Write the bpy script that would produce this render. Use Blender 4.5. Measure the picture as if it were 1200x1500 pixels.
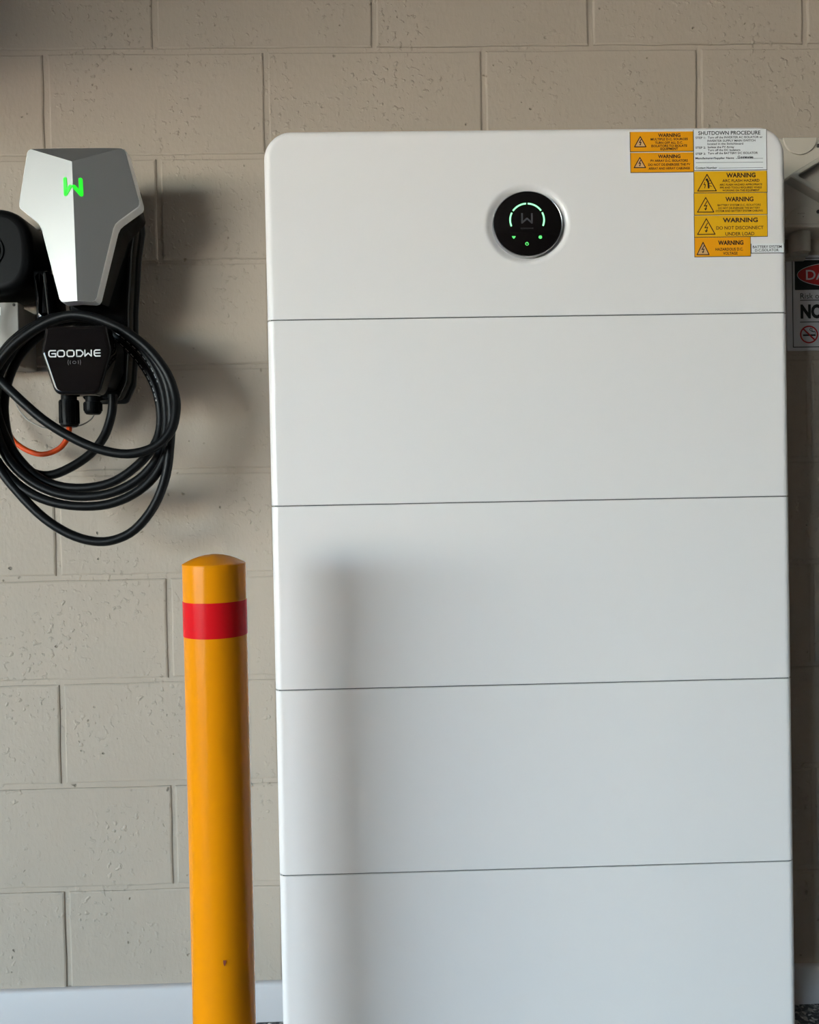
import bpy, bmesh, math, random
from mathutils import Vector, Matrix
from mathutils.geometry import tessellate_polygon
random.seed(7)
S = bpy.context.scene
C = S.collection
for o in list(bpy.data.objects): bpy.data.objects.remove(o)

# ------------------------------------------------------------------ camera
CAM = Vector((0.4155143, -1.5167990, 0.9597702))
ROT = Matrix(((0.9995740131813395, 0.021299828295509214, 0.01995268120160922),
              (-0.021583249596118674, 0.9996676401461093, 0.014098673043258134),
              (-0.019645750416384403, -0.014523310892867219, 0.999701514418822)))
FPX = 1200.0
cd = bpy.data.cameras.new('camera'); cam = bpy.data.objects.new('camera', cd); C.objects.link(cam)
cd.sensor_fit = 'HORIZONTAL'; cd.sensor_width = 36.0; cd.lens = 36.0; cd.clip_start = 0.02; cd.clip_end = 200
r, f, u = ROT.col[0], ROT.col[1], ROT.col[2]
cam.matrix_world = Matrix(((r.x, u.x, -f.x, CAM.x), (r.y, u.y, -f.y, CAM.y), (r.z, u.z, -f.z, CAM.z), (0, 0, 0, 1)))
S.camera = cam

# ------------------------------------------------------------------ sky, sun, exposure
S.view_settings.view_transform = 'Standard'; S.view_settings.look = 'None'
S.view_settings.gamma = 1.0; S.view_settings.use_curve_mapping = False
S.view_settings.exposure = 4.24
w = bpy.data.worlds.new('sky'); S.world = w; w.use_nodes = True
wn = w.node_tree.nodes; wl = w.node_tree.links; wn.clear()
sky = wn.new('ShaderNodeTexSky'); sky.sky_type = 'NISHITA'; sky.sun_disc = False
sky.sun_elevation = math.radians(48); sky.sun_rotation = math.radians(20); sky.dust_density = 1.5; sky.air_density = 1.0
bg = wn.new('ShaderNodeBackground'); bg.inputs[1].default_value = 0.30
wo = wn.new('ShaderNodeOutputWorld')
wl.new(sky.outputs[0], bg.inputs[0]); wl.new(bg.outputs[0], wo.inputs[0])
sd = bpy.data.lights.new('sun', 'SUN'); sd.energy = 9.0; sd.angle = math.radians(0.6); sd.color = (1, 0.93, 0.82)
so = bpy.data.objects.new('sun', sd); C.objects.link(so)
so.rotation_euler = Vector((-0.10, -0.62, -0.78)).to_track_quat('-Z', 'Y').to_euler()
# the garage doorway is in the front wall, to the left behind the camera: y = WY1, x OX0..OX1, z 0..OZ
WX0, WX1, WY1, CEIL = -18.6, 5.6, -8.0, 2.95
OX0, OX1, OZ = -18.2, -3.95, 2.65
pd = bpy.data.lights.new('doorway_portal', 'AREA'); pd.shape = 'RECTANGLE'; pd.size = OX1 - OX0; pd.size_y = OZ
pd.cycles.is_portal = True
po = bpy.data.objects.new('doorway_portal', pd); C.objects.link(po)
po.location = ((OX0 + OX1) / 2, WY1 - 0.06, OZ / 2); po.rotation_euler = (math.radians(90), 0, 0)

# ------------------------------------------------------------------ helpers
def at(px, py, y):
    """point of the place at depth plane y that the photograph shows at (px, py)"""
    d = ROT @ Vector(((px - 600) / FPX, 1.0, (750 - py) / FPX))
    return CAM + d * ((y - CAM.y) / d.y)

def mesh(name, vs, fs, mat=None, parent=None, smooth=None, loc=None):
    m = bpy.data.meshes.new(name)
    m.from_pydata([tuple(v) for v in vs], [], fs); m.validate(); m.update()
    bm = bmesh.new(); bm.from_mesh(m); bmesh.ops.recalc_face_normals(bm, faces=bm.faces); bm.to_mesh(m); bm.free()
    if smooth is not None:
        m.shade_smooth(); m.set_sharp_from_angle(angle=math.radians(smooth))
    o = bpy.data.objects.new(name, m); C.objects.link(o)
    if mat: m.materials.append(mat)
    if loc is not None:
        for v in m.vertices: v.co -= Vector(loc)
        o.location = loc
    if parent:
        o.parent = parent; o.matrix_parent_inverse = Matrix.Identity(4)
        o.location = Vector(o.location) - parent.location
    return o

def empty(name, loc, label, cat, group=None):
    o = bpy.data.objects.new(name, None); C.objects.link(o); o.location = loc; o.empty_display_size = 0.05
    return tag(o, label, cat, group)

def tag(o, label, cat, group=None):
    o['label'] = label; o['category'] = cat
    if group: o['group'] = group
    return o

def struct(o):
    o['kind'] = 'structure'; return o

def box(x0, x1, y0, y1, z0, z1):
    v = [(x, y, z) for x in (x0, x1) for y in (y0, y1) for z in (z0, z1)]
    return v, [(0, 1, 3, 2), (4, 6, 7, 5), (0, 4, 5, 1), (2, 3, 7, 6), (0, 2, 6, 4), (1, 5, 7, 3)]

def join(*parts):
    V, F = [], []
    for vs, fs in parts:
        n = len(V); V += list(vs); F += [tuple(i + n for i in f_) for f_ in fs]
    return V, F

def loft(rings, cap0=True, cap1=True):
    V = [p for rg in rings for p in rg]; n = len(rings[0]); F = []
    for k in range(len(rings) - 1):
        for i in range(n):
            j = (i + 1) % n
            F.append((k * n + i, k * n + j, (k + 1) * n + j, (k + 1) * n + i))
    if cap0: F.append(tuple(range(n)))
    if cap1: F.append(tuple(range((len(rings) - 1) * n, len(rings) * n)))
    return V, F

def rounded(poly, rad, seg=6):
    """round the corners of a convex or concave 2-D polygon; rad is a number or one per corner"""
    out = []; n = len(poly)
    for i in range(n):
        p = Vector(poly[i]); a = Vector(poly[i - 1]) - p; b = Vector(poly[(i + 1) % n]) - p
        rr = rad[i] if isinstance(rad, (list, tuple)) else rad
        la, lb = a.length, b.length; a.normalize(); b.normalize()
        ang = a.angle(b); t = min(rr / math.tan(ang / 2), la * 0.49, lb * 0.49)
        if t < 1e-6 or rr == 0: out.append(tuple(p)); continue
        s, e = p + a * t, p + b * t
        for k in range(seg + 1):
            q = k / seg
            out.append(tuple(s * (1 - q) ** 2 + p * 2 * q * (1 - q) + e * q * q))
    return out

def inset(poly, d):
    n = len(poly); out = []
    area = sum(poly[i - 1][0] * poly[i][1] - poly[i][0] * poly[i - 1][1] for i in range(n))
    sg = 1 if area > 0 else -1
    for i in range(n):
        a, p, b = Vector(poly[i - 1]), Vector(poly[i]), Vector(poly[(i + 1) % n])
        e1 = (p - a); e2 = (b - p)
        if e1.length < 1e-9: e1 = e2
        if e2.length < 1e-9: e2 = e1
        e1.normalize(); e2.normalize()
        n1 = Vector((-e1.y, e1.x)) * sg; n2 = Vector((-e2.y, e2.x)) * sg
        m = (n1 + n2); m.normalize(); c = max(0.4, m.dot(n1))
        out.append(tuple(p + m * (d / c)))
    return out

def slab(poly, yb, yf, bev=0.004, seg=4, taper=0.0):
    """an outline in x-z given depth from yb (at the wall) to yf (towards the viewer), front edge rounded"""
    rings = [[(x, yb, z) for x, z in poly]]
    for k in range(seg + 1):
        t = math.pi / 2 * k / seg
        q = inset(poly, taper + bev * (1 - math.cos(t)))
        y = yf + bev * (1 - math.sin(t))
        rings.append([(x, y, z) for x, z in q])
    rings.append([(x, yf, z) for x, z in inset(poly, taper + bev + .0004)])
    return loft(rings)

def tube(pts, rad, n=10, closed=False, sub=4):
    P = [Vector(p) for p in pts]
    Q = []
    for i in range(len(P) - 1):
        p0, p1, p2, p3 = P[max(i - 1, 0)], P[i], P[i + 1], P[min(i + 2, len(P) - 1)]
        for k in range(sub):
            t = k / sub
            Q.append(0.5 * ((2 * p1) + (p2 - p0) * t + (2 * p0 - 5 * p1 + 4 * p2 - p3) * t * t + (3 * p1 - p0 - 3 * p2 + p3) * t ** 3))
    Q.append(P[-1])
    rings = []; nrm = None
    for i, p in enumerate(Q):
        tg = (Q[min(i + 1, len(Q) - 1)] - Q[max(i - 1, 0)]).normalized()
        if nrm is None: nrm = tg.orthogonal().normalized()
        nrm = (nrm - tg * nrm.dot(tg)).normalized(); bn = tg.cross(nrm)
        rings.append([p + (nrm * math.cos(2 * math.pi * j / n) + bn * math.sin(2 * math.pi * j / n)) * rad for j in range(n)])
    return loft(rings)

def lathe(prof, cx, cy, n=48, sx=1.0, axis='z', sz=1.0, c3=0.0):
    """profile of (radius, height); axis z: about (cx, cy); axis y: about (cx, cz) with height = y"""
    rings = []
    for rr, h in prof:
        rg = []
        for j in range(n):
            a = 2 * math.pi * j / n
            if axis == 'z': rg.append((cx + rr * math.cos(a), cy + rr * math.sin(a), h))
            else: rg.append((cx + rr * sx * math.cos(a), h, cy + rr * sz * math.sin(a)))
        rings.append(rg)
    return loft(rings)

def circle(cx, cz, rx, rz, n=32, a0=0.0, a1=2 * math.pi):
    return [(cx + rx * math.cos(a0 + (a1 - a0) * i / n), cz + rz * math.sin(a0 + (a1 - a0) * i / n)) for i in range(n)]

def flat(polys, y, th=0.0003):
    """flat print: each 2-D outline becomes a thin prism whose front is at y - th"""
    V, F = [], []
    for pl in polys:
        V2, F2 = [], []
        tri = tessellate_polygon([[Vector((x, z, 0)) for x, z in pl]])
        V2 = [(x, y - th, z) for x, z in pl]; F2 = [tuple(t) for t in tri]
        V, F = join((V, F), (V2, F2))
    return V, F

def stroke(pts, wd, y, th=0.0003, round_ends=True, closed=False):
    """ribbon along a polyline in x-z, joints rounded"""
    parts = []
    P = [Vector(p) for p in pts]
    if closed: P.append(P[0])
    for i in range(len(P) - 1):
        d = (P[i + 1] - P[i])
        if d.length < 1e-9: continue
        d.normalize(); nn = Vector((-d.y, d.x)) * wd / 2
        q = [P[i] + nn, P[i] - nn, P[i + 1] - nn, P[i + 1] + nn]
        parts.append(([(p.x, y - th, p.y) for p in q], [(0, 1, 2, 3)]))
    for i, p in enumerate(P):
        if 0 < i < len(P) - 1 or round_ends:
            parts.append(([(p.x + wd / 2 * math.cos(a), y - th - 0.00001, p.y + wd / 2 * math.sin(a)) for a in [2 * math.pi * k / 10 for k in range(10)]], [tuple(range(10))]))
    return join(*parts)

def text(s, cx, cz, y, size=None, width=None, height=None, bold=0.0, align='CENTER', th=0.0004):
    """lettering in the x-z plane facing -y; (cx, cz) is the middle of the line (or its left end)"""
    c = bpy.data.curves.new('tmp', 'FONT'); c.body = s; c.size = 1.0; c.offset = bold; c.resolution_u = 3
    o = bpy.data.objects.new('tmp', c); C.objects.link(o)
    dg = bpy.context.evaluated_depsgraph_get(); dg.update()
    m = bpy.data.meshes.new_from_object(o.evaluated_get(dg))
    V = [v.co.copy() for v in m.vertices]; F = [tuple(p.vertices) for p in m.polygons]
    bpy.data.objects.remove(o); bpy.data.curves.remove(c); bpy.data.meshes.remove(m)
    x0, x1 = min(v.x for v in V), max(v.x for v in V)
    kz = (height / 0.73) if height else size
    kx = (width / (x1 - x0)) if width else kz
    mid = (x0 + x1) / 2 if align == 'CENTER' else x0
    return [(cx + (v.x - mid) * kx, y - th, cz + (v.y - 0.36) * kz) for v in V], F

# ------------------------------------------------------------------ materials
def mat(name, col, rough=0.5, metal=0.0, spec=0.5, coat=0.0, emit=None, es=0.0):
    m = bpy.data.materials.new(name); m.use_nodes = True
    b = m.node_tree.nodes['Principled BSDF']
    b.inputs['Base Color'].default_value = (*col, 1); b.inputs['Roughness'].default_value = rough
    b.inputs['Metallic'].default_value = metal; b.inputs['Specular IOR Level'].default_value = spec
    b.inputs['Coat Weight'].default_value = coat; b.inputs['Coat Roughness'].default_value = 0.05
    if emit: b.inputs['Emission Color'].default_value = (*emit, 1); b.inputs['Emission Strength'].default_value = es
    return m

def nd(m, t, **kw):
    n = m.node_tree.nodes.new(t)
    for k, v in kw.items(): setattr(n, k, v)
    return n

def bumpy(m, scale=200.0, strength=0.1, dist=0.001, detail=3):
    b = m.node_tree.nodes['Principled BSDF']; L = m.node_tree.links
    g = nd(m, 'ShaderNodeNewGeometry'); n = nd(m, 'ShaderNodeTexNoise'); n.inputs['Scale'].default_value = scale; n.inputs['Detail'].default_value = detail
    bp = nd(m, 'ShaderNodeBump'); bp.inputs['Strength'].default_value = strength; bp.inputs['Distance'].default_value = dist
    L.new(g.outputs['Position'], n.inputs['Vector']); L.new(n.outputs['Fac'], bp.inputs['Height']); L.new(bp.outputs[0], b.inputs['Normal'])
    return m

def paint_mat(name, col):
    """thick wall paint over concrete block: orange-peel bumps, raised blobs and small open pores"""
    m = mat(name, col, 0.62, spec=0.35); L = m.node_tree.links; b = m.node_tree.nodes['Principled BSDF']
    g = nd(m, 'ShaderNodeNewGeometry')
    def noise(sc, det=3, rg=0.55):
        n = nd(m, 'ShaderNodeTexNoise'); n.inputs['Scale'].default_value = sc; n.inputs['Detail'].default_value = det; n.inputs['Roughness'].default_value = rg
        L.new(g.outputs['Position'], n.inputs['Vector']); return n.outputs['Fac']
    def ramp(src, a, b_, lo=0.0, hi=1.0):
        n = nd(m, 'ShaderNodeMapRange'); n.inputs[1].default_value = a; n.inputs[2].default_value = b_; n.inputs[3].default_value = lo; n.inputs[4].default_value = hi
        L.new(src, n.inputs[0]); return n.outputs[0]
    def mth(op, a, b_):
        n = nd(m, 'ShaderNodeMath', operation=op)
        for i, s in enumerate((a, b_)):
            if isinstance(s, (int, float)): n.inputs[i].default_value = s
            else: L.new(s, n.inputs[i])
        return n.outputs[0]
    mp = nd(m, 'ShaderNodeMapping'); mp.inputs['Scale'].default_value = (1, 1, 0.55); L.new(g.outputs['Position'], mp.inputs[0])
    ns = nd(m, 'ShaderNodeTexNoise'); ns.inputs['Scale'].default_value = 170; ns.inputs['Detail'].default_value = 2; L.new(mp.outputs[0], ns.inputs['Vector'])
    patch = ramp(noise(6.0, 2), 0.44, 0.60)
    blobs = ramp(noise(95.0, 2, 0.4), 0.58, 0.72)
    pit = ramp(noise(75.0, 1, 0.4), 0.27, 0.21)
    pits = mth('MULTIPLY', pit, ramp(noise(8.5, 1), 0.47, 0.58))
    h = mth('MULTIPLY', ns.outputs['Fac'], 0.30)
    h = mth('ADD', h, mth('MULTIPLY', mth('MULTIPLY', blobs, patch), 0.7))
    h = mth('SUBTRACT', h, mth('MULTIPLY', pits, 1.6))
    h = mth('ADD', h, mth('MULTIPLY', noise(14.0, 2), 0.9))
    bp = nd(m, 'ShaderNodeBump'); bp.inputs['Strength'].default_value = 0.8; bp.inputs['Distance'].default_value = 0.0024
    L.new(h, bp.inputs['Height']); L.new(bp.outputs[0], b.inputs['Normal'])
    mx = nd(m, 'ShaderNodeMix', data_type='RGBA'); mx.inputs[6].default_value = (*col, 1); mx.inputs[7].default_value = (col[0] * .45, col[1] * .42, col[2] * .38, 1)
    L.new(mth('MULTIPLY', pits, 0.75), mx.inputs[0])
    mx2 = nd(m, 'ShaderNodeMix', data_type='RGBA', blend_type='MULTIPLY'); mx2.inputs[0].default_value = 1.0
    cr = nd(m, 'ShaderNodeValToRGB'); cr.color_ramp.elements[0].color = (.93, .925, .92, 1); cr.color_ramp.elements[1].color = (1.04, 1.04, 1.03, 1)
    L.new(noise(3.2, 4), cr.inputs[0]); L.new(mx.outputs[2], mx2.inputs[6]); L.new(cr.outputs[0], mx2.inputs[7]); L.new(mx2.outputs[2], b.inputs['Base Color'])
    return m

def floor_mat():
    m = mat('flake_floor', (.1, .1, .1), 0.35); L = m.node_tree.links; b = m.node_tree.nodes['Principled BSDF']
    g = nd(m, 'ShaderNodeNewGeometry'); v = nd(m, 'ShaderNodeTexVoronoi'); v.inputs['Scale'].default_value = 170
    sp = nd(m, 'ShaderNodeSeparateColor'); cr = nd(m, 'ShaderNodeValToRGB'); cr.color_ramp.interpolation = 'CONSTANT'
    e = cr.color_ramp.elements; e[0].color = (.03, .03, .032, 1); e[1].position = .42; e[1].color = (.13, .13, .125, 1)
    for p_, c_ in ((.68, (.38, .37, .34, 1)), (.88, (.62, .61, .58, 1))):
        k = e.new(p_); k.color = c_
    L.new(g.outputs['Position'], v.inputs['Vector']); L.new(v.outputs['Color'], sp.inputs[0]); L.new(sp.outputs[0], cr.inputs[0]); L.new(cr.outputs[0], b.inputs['Base Color'])
    return m

M = {}
M['wall'] = paint_mat('painted_block', (.385, .325, .266))
M['inner'] = mat('interior_paint', (.40, .365, .32), .8)
M['ceil'] = mat('ceiling_paint', (.46, .44, .41), .9)
M['floor'] = floor_mat()
M['skirt'] = bumpy(mat('skirting_paint', (.51, .485, .485), .5), 60, .15, .001)
M['drive'] = bumpy(mat('driveway_concrete', (.50, .44, .36), .9), 30, .3, .003)
M['cab'] = bumpy(mat('powder_coat_white', (.785, .752, .737), .30, spec=.5), 900, .06, .0004, 1)
M['seam'] = mat('seam_dark', (.10, .10, .10), .8)
M['gloss_black'] = mat('gloss_black', (.004, .004, .0042), .10, spec=.28)
M['panel_black'] = mat('piano_black', (.006, .0045, .0045), .05, spec=.25)
M['satin_black'] = bumpy(mat('satin_black', (.0035, .0035, .0038), .45, spec=.12), 700, .1, .0004)
M['grey_plate'] = mat('dark_grey_plastic', (.028, .027, .026), .45)
M['rubber'] = bumpy(mat('cable_rubber', (.0045, .0047, .0052), .42, spec=.18), 300, .1, .0004)
M['silver'] = mat('silver_paint', (.34, .34, .335), .44, metal=.8)
M['silver_edge'] = mat('silver_edge', (.86, .86, .85), .38, metal=.35)
M['green_light'] = mat('green_light', (.02, .5, .03), .4, emit=(.012, 1.0, .015), es=0.06)
M['green_ring'] = mat('green_ring_light', (.2, .8, .4), .4, emit=(.36, 1.0, .46), es=0.06)
M['green_dim'] = mat('green_icon_light', (.1, .6, .15), .4, emit=(.10, .85, .16), es=0.05)
M['white_print'] = mat('white_print', (.62, .62, .62), .5)
M['grey_print'] = mat('grey_print', (.16, .15, .15), .5)
M['cable_print'] = mat('cable_print', (.55, .55, .55), .6)
M['dark_logo'] = mat('dim_logo', (.055, .055, .058), .4)
M['chrome'] = mat('chrome_rim', (.55, .55, .55), .30, metal=1)
M['orange_cable'] = mat('orange_cable', (.62, .062, .006), .45, spec=.2)
M['wire'] = mat('thin_wire', (.30, .29, .27), .5)
M['yellow'] = mat('safety_yellow_paint', (.80, .27, .003), .20, spec=.13)
M['red_band'] = mat('red_reflective_tape', (.68, .009, .014), .26, spec=.09)
M['chip'] = mat('rust_chip', (.22, .035, .015), .8)
M['lab_orange'] = mat('label_orange', (.84, .335, .004), .5, spec=.3)
M['lab_yellow'] = mat('label_yellow', (.78, .41, .008), .5, spec=.3)
M['lab_white'] = mat('label_white', (.78, .79, .79), .5, spec=.3)
M['ink'] = mat('ink_brown_black', (.035, .012, .008), .6)
M['ink_black'] = mat('ink_black', (.02, .02, .02), .6)
M['edge_dark'] = mat('label_edge', (.05, .04, .03), .7)
M['tri_pale'] = mat('triangle_fill', (.68, .40, .18), .5)
M['sign_white'] = mat('sign_white', (.62, .60, .62), .4)
M['sign_black'] = mat('sign_black', (.008, .008, .008), .4)
M['sign_red'] = mat('sign_red', (.42, .012, .012), .4)
M['beige_plastic'] = bumpy(mat('painted_plastic_beige', (.48, .435, .37), .45), 120, .1, .0006)
M['grey_plastic'] = mat('grey_plastic', (.31, .29, .26), .45)
M['screw'] = mat('dark_screw', (.02, .015, .012), .5)

# ------------------------------------------------------------------ the room
RH, BW, ZT = 0.192, 0.40, 1.7887
wb = struct(mesh('wall_back', *box(WX0, WX1, 0.0028, 0.14, 0, CEIL), M['wall']))
def block_mesh(L, H, seed):
    rnd = random.Random(seed); g = 0.0042
    pts = []
    x0, x1, z0, z1 = g, L - g, g, H - g
    def side(a, b, n):
        for k in range(n):
            t = k / n; x = a[0] + (b[0] - a[0]) * t; z = a[1] + (b[1] - a[1]) * t
            j = 0.0011 if 0 < k else 0.0006
            pts.append((x + rnd.uniform(-j, j), z + rnd.uniform(-j, j)))
    side((x0, z0), (x1, z0), 7); side((x1, z0), (x1, z1), 3); side((x1, z1), (x0, z1), 7); side((x0, z1), (x0, z0), 3)
    r0 = [(x, 0.0040, z) for x, z in pts]
    r1 = [(x, 0.0012, z) for x, z in inset(pts, 0.0006)]
    r2 = [(x, 0.0, z) for x, z in inset(pts, 0.0034)]
    return loft([r0, r1, r2], cap0=False)
variants = {}
for L in (BW, ):
    for k in range(5):
        vs, fs = block_mesh(L, RH, 40 + k)
        m = bpy.data.meshes.new('concrete_block'); m.from_pydata(vs, [], fs); m.update()
        bm = bmesh.new(); bm.from_mesh(m); bmesh.ops.recalc_face_normals(bm, faces=bm.faces)
        for f_ in bm.faces:
            if len(f_.verts) > 8 and f_.normal.y > 0: bmesh.ops.reverse_faces(bm, faces=bm.faces[:]); break
        bm.to_mesh(m); bm.free(); m.shade_smooth(); m.set_sharp_from_angle(angle=math.radians(12)); m.materials.append(M['wall'])
        variants.setdefault(L, []).append(m)
nrow0 = int(math.floor((CEIL - ZT) / RH))
for row in range(-nrow0, 10):                       # row k spans z ZT-0.192(k+1) .. ZT-0.192k
    zt = ZT - RH * row; zb = zt - RH
    if zb < -0.15 or zt > CEIL: continue
    off = 0.0 if (row % 2) else -0.2                # joints of the odd rows stand at x = 0, 0.4 ...; the others half a block aside
    x = -3.2 + ((off + 3.2) % BW)
    while x + BW <= 3.7:
        o = bpy.data.objects.new('concrete_block', random.choice(variants[BW])); C.objects.link(o)
        o.parent = wb; o.location = (x, random.uniform(-0.0006, 0.0004), zb)
        if random.random() < 0.5:                   # turned half round, so that alike blocks differ
            o.location.x += BW; o.location.z += RH; o.rotation_euler = (0, math.pi, 0)
        x += BW
struct(mesh('floor', *box(WX0 - 0.2, WX1, WY1, 0.14, -0.1, 0.0), M['floor']))
struct(mesh('ceiling', *box(WX0 - 0.2, WX1, WY1, 0.14, CEIL, CEIL + 0.15), M['ceil']))
struct(mesh('wall_left', *box(WX0 - 0.2, WX0, WY1 - 0.15, 0.14, 0, CEIL), M['inner']))
struct(mesh('wall_right', *box(WX1, WX1 + 0.15, WY1, 0.14, 0, CEIL), M['inner']))
struct(mesh('wall_front', *join(box(WX0, OX0, WY1 - 0.15, WY1, 0, CEIL), box(OX1, WX1 + 0.15, WY1 - 0.15, WY1, 0, CEIL), box(OX0, OX1, WY1 - 0.15, WY1, OZ, CEIL)), M['inner']))
struct(mesh('driveway', *box(-60, 30, WY1 - 60, WY1 - 0.15, -0.14, -0.04), M['drive']))
struct(mesh('shade_box_1', *box(-2.0, -.80, -1.0, 0.0, 1.70, CEIL), M['inner']))     # added box out of view, high on the left, to shade the wall corner
prof = [(0.0, 0.0), (-0.010, 0.0), (-0.010, 0.066), (-0.0085, 0.0695), (-0.0055, 0.0715), (0.0, 0.0722)]
struct(mesh('baseboard_back', *loft([[(x, y, z) for y, z in prof] for x in (WX0, WX1)]), M['skirt'], smooth=40))

# ------------------------------------------------------------------ the inverter and its battery modules
CX0, CX1, CY, CYB = 0.2288, 1.0388, -0.250, -0.022
SEAMS = [1.2402, 0.9543, 0.6692, 0.3805, 0.0960]
GAP = 0.0016
inv = empty('inverter_unit', ((CX0 + CX1) / 2, -0.13, SEAMS[0]), 'white inverter module with round black display and rounded top corners, topmost of the stack', 'inverter')
def top_ring(i, y, zt=1.5306, rad=0.043, zb=SEAMS[0] + GAP / 2):
    rr = rad - i; x0, x1, z1 = CX0 + i, CX1 - i, zt - i; n = 12; out = [(x0, y, zb), (x1, y, zb)]
    for k in range(n + 1):
        a = math.pi / 2 * k / n; out.append((x1 - rr + rr * math.cos(a), y, z1 - rr + rr * math.sin(a)))
    for k in range(n + 1):
        a = math.pi / 2 + math.pi / 2 * k / n; out.append((x0 + rr + rr * math.cos(a), y, z1 - rr + rr * math.sin(a)))
    return out
BV = 0.0115
rings = [top_ring(0.0, CYB)]
for k in range(8):
    t = math.pi / 2 * k / 7
    rings.append(top_ring(BV * (1 - math.cos(t)), CY + BV * (1 - math.sin(t))))
rings.append(top_ring(BV + .0015, CY))
DX, DZ, DRX, DRZ = 0.6335, 1.3822, 0.0534, 0.0500
V, F = loft(rings, cap1=False)
outer = rings[-1]; n0 = len(V) - len(outer)
NH = 64
hole = [(DX + DRX * 1.27 * math.cos(2 * math.pi * k / NH), CY, DZ + DRZ * 1.27 * math.sin(2 * math.pi * k / NH)) for k in range(NH)]
tri = tessellate_polygon([[Vector((p[0], p[2], 0)) for p in outer], [Vector((p[0], p[2], 0)) for p in reversed(hole)]])
V += list(reversed(hole)); F += [tuple(n0 + i for i in t) for t in tri]
# concave dish round the display
dish = []
for q, dy in ((1.27, 0.0), (1.25, 0.00008), (1.22, 0.0004), (1.18, 0.0013), (1.14, 0.0027), (1.10, 0.0046), (1.06, 0.0070), (1.02, 0.0097), (0.9, 0.0120)):
    dish.append([(DX + DRX * q * math.cos(2 * math.pi * k / NH), CY + dy, DZ + DRZ * q * math.sin(2 * math.pi * k / NH)) for k in range(NH)])
DV, DF = loft(dish, cap0=False)
housing = mesh('housing', *join((V, F)), M['cab'], inv, smooth=32)
mesh('display_recess', DV, DF, M['cab'], inv, smooth=60)
# display
dsp = mesh('display', *lathe([(0.985, CY + .0118), (0.985, CY - .0018), (0.975, CY - .0030), (0.955, CY - .0034)], DX, DZ, 64, DRX, 'y', DRZ), M['panel_black'], inv, smooth=40)
mesh('rim', *(lambda a: (a[0], a[1]))(loft([[(DX + DRX * q * math.cos(2 * math.pi * k / 64), CY + dy, DZ + DRZ * q * math.sin(2 * math.pi * k / 64)) for k in range(64)] for q, dy in ((0.984, .0116), (1.004, .0114), (1.006, -.0008), (0.998, -.0022), (0.984, -.0018))], False, False)), M['chrome'], dsp).location = (0, 0, 0)
def sub(o):                                          # a sub-part: undo the double shift of parents that are themselves shifted
    o.location = (0, 0, 0); return o
def mk2(name, vf, m, part, smooth=None):
    """a sub-part of a part whose own mesh is in world coordinates under its thing"""
    o = mesh(name, vf[0], vf[1], m, None, smooth); o.parent = part; o.location = (0, 0, 0); return o
YD = CY - .0034
def dpt(zx, zy):                                     # display print, measured in the photograph
    p = at(690 + zx / 7.06, 250 + zy / 7.06, YD); return (p.x, p.z)
rc = dpt(581, 510); rrx = (dpt(757, 510)[0] - dpt(406, 510)[0]) / 2; rrz = rrx * 0.955
def arc(a, b, n=14): return [(rc[0] + rrx * math.cos(math.radians(a + (b - a) * k / n)), rc[1] + rrz * math.sin(math.radians(a + (b - a) * k / n))) for k in range(n + 1)]
for a, b in ((93, 146), (87, 34), (153, 202), (27, -22)):
    mk2('light_arc', stroke(arc(a, b), 0.0025, YD, round_ends=False), M['green_ring'], dsp)
mk2('logo', stroke([dpt(528, 440), dpt(528, 540), dpt(580, 495), dpt(630, 540), dpt(630, 440)], 0.0026, YD, round_ends=False), M['dark_logo'], dsp)
c_ = dpt(580, 597); mk2('lettering', text('GOODWE', c_[0], c_[1], YD, width=.0198, height=.0022), M['dark_logo'], dsp)
def ring_pts(c, rx, rz, n=18, a0=0, a1=360): return [(c[0] + rx * math.cos(math.radians(a0 + (a1 - a0) * k / n)), c[1] + rz * math.sin(math.radians(a0 + (a1 - a0) * k / n))) for k in range(n + 1)]
c_ = dpt(580, 757)
mk2('power_symbol', join(stroke(ring_pts(c_, .0023, .0022, 16, 125, 415), .0008, YD), stroke([(c_[0], c_[1] + .0006), (c_[0], c_[1] + .0028)], .0008, YD)), M['green_dim'], dsp)
c_ = dpt(718, 688)
mk2('status_dot', flat([circle(c_[0], c_[1], .0027, .0026, 20)], YD), M['green_dim'], dsp)
a, b = dpt(430, 682), dpt(456, 682); k_ = dpt(443, 700)
mk2('signal_symbol', join(stroke([a, (k_[0], k_[1]), b], .0017, YD), flat([circle(k_[0], k_[1] + .0024, .0011, .0011, 12)], YD)), M['green_dim'], dsp)

# ---- stickers on the inverter
YF = CY - 0.0004
def rect_of(l, t, r_, b):
    p0, p1 = at(l, (t + b) / 2, CY), at(r_, (t + b) / 2, CY); q0, q1 = at((l + r_) / 2, t, CY), at((l + r_) / 2, b, CY)
    return p0.x, p1.x, q1.z, q0.z
def sticker(name, px, m, label):
    x0, x1, z0, z1 = rect_of(*px)
    o = mesh(name, *box(x0, x1, YF, CY + .0001, z0, z1), m, inv); o['label'] = label
    e = 0.0006
    mk2('edge_line', join(box(x0 - e, x0 + .0002, YF - .0001, CY + .0001, z0 - e, z1), box(x0 - e, x1 + e, YF - .0001, CY + .0001, z0 - e, z0 + .0003), box(x1 - .0002, x1 + e, YF - .0001, CY + .0001, z0 - e, z1)), M['edge_dark'], o)
    return o
def line(s, cx, cy, wpx, hpx, bold=0.0, align='CENTER'):
    p = at(cx, cy, YF); k = 1.267 / 1200; bold += .012
    return text(s, p.x, p.z, YF, width=wpx * k, height=hpx * k, bold=bold, align=align, th=.0003)
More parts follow.
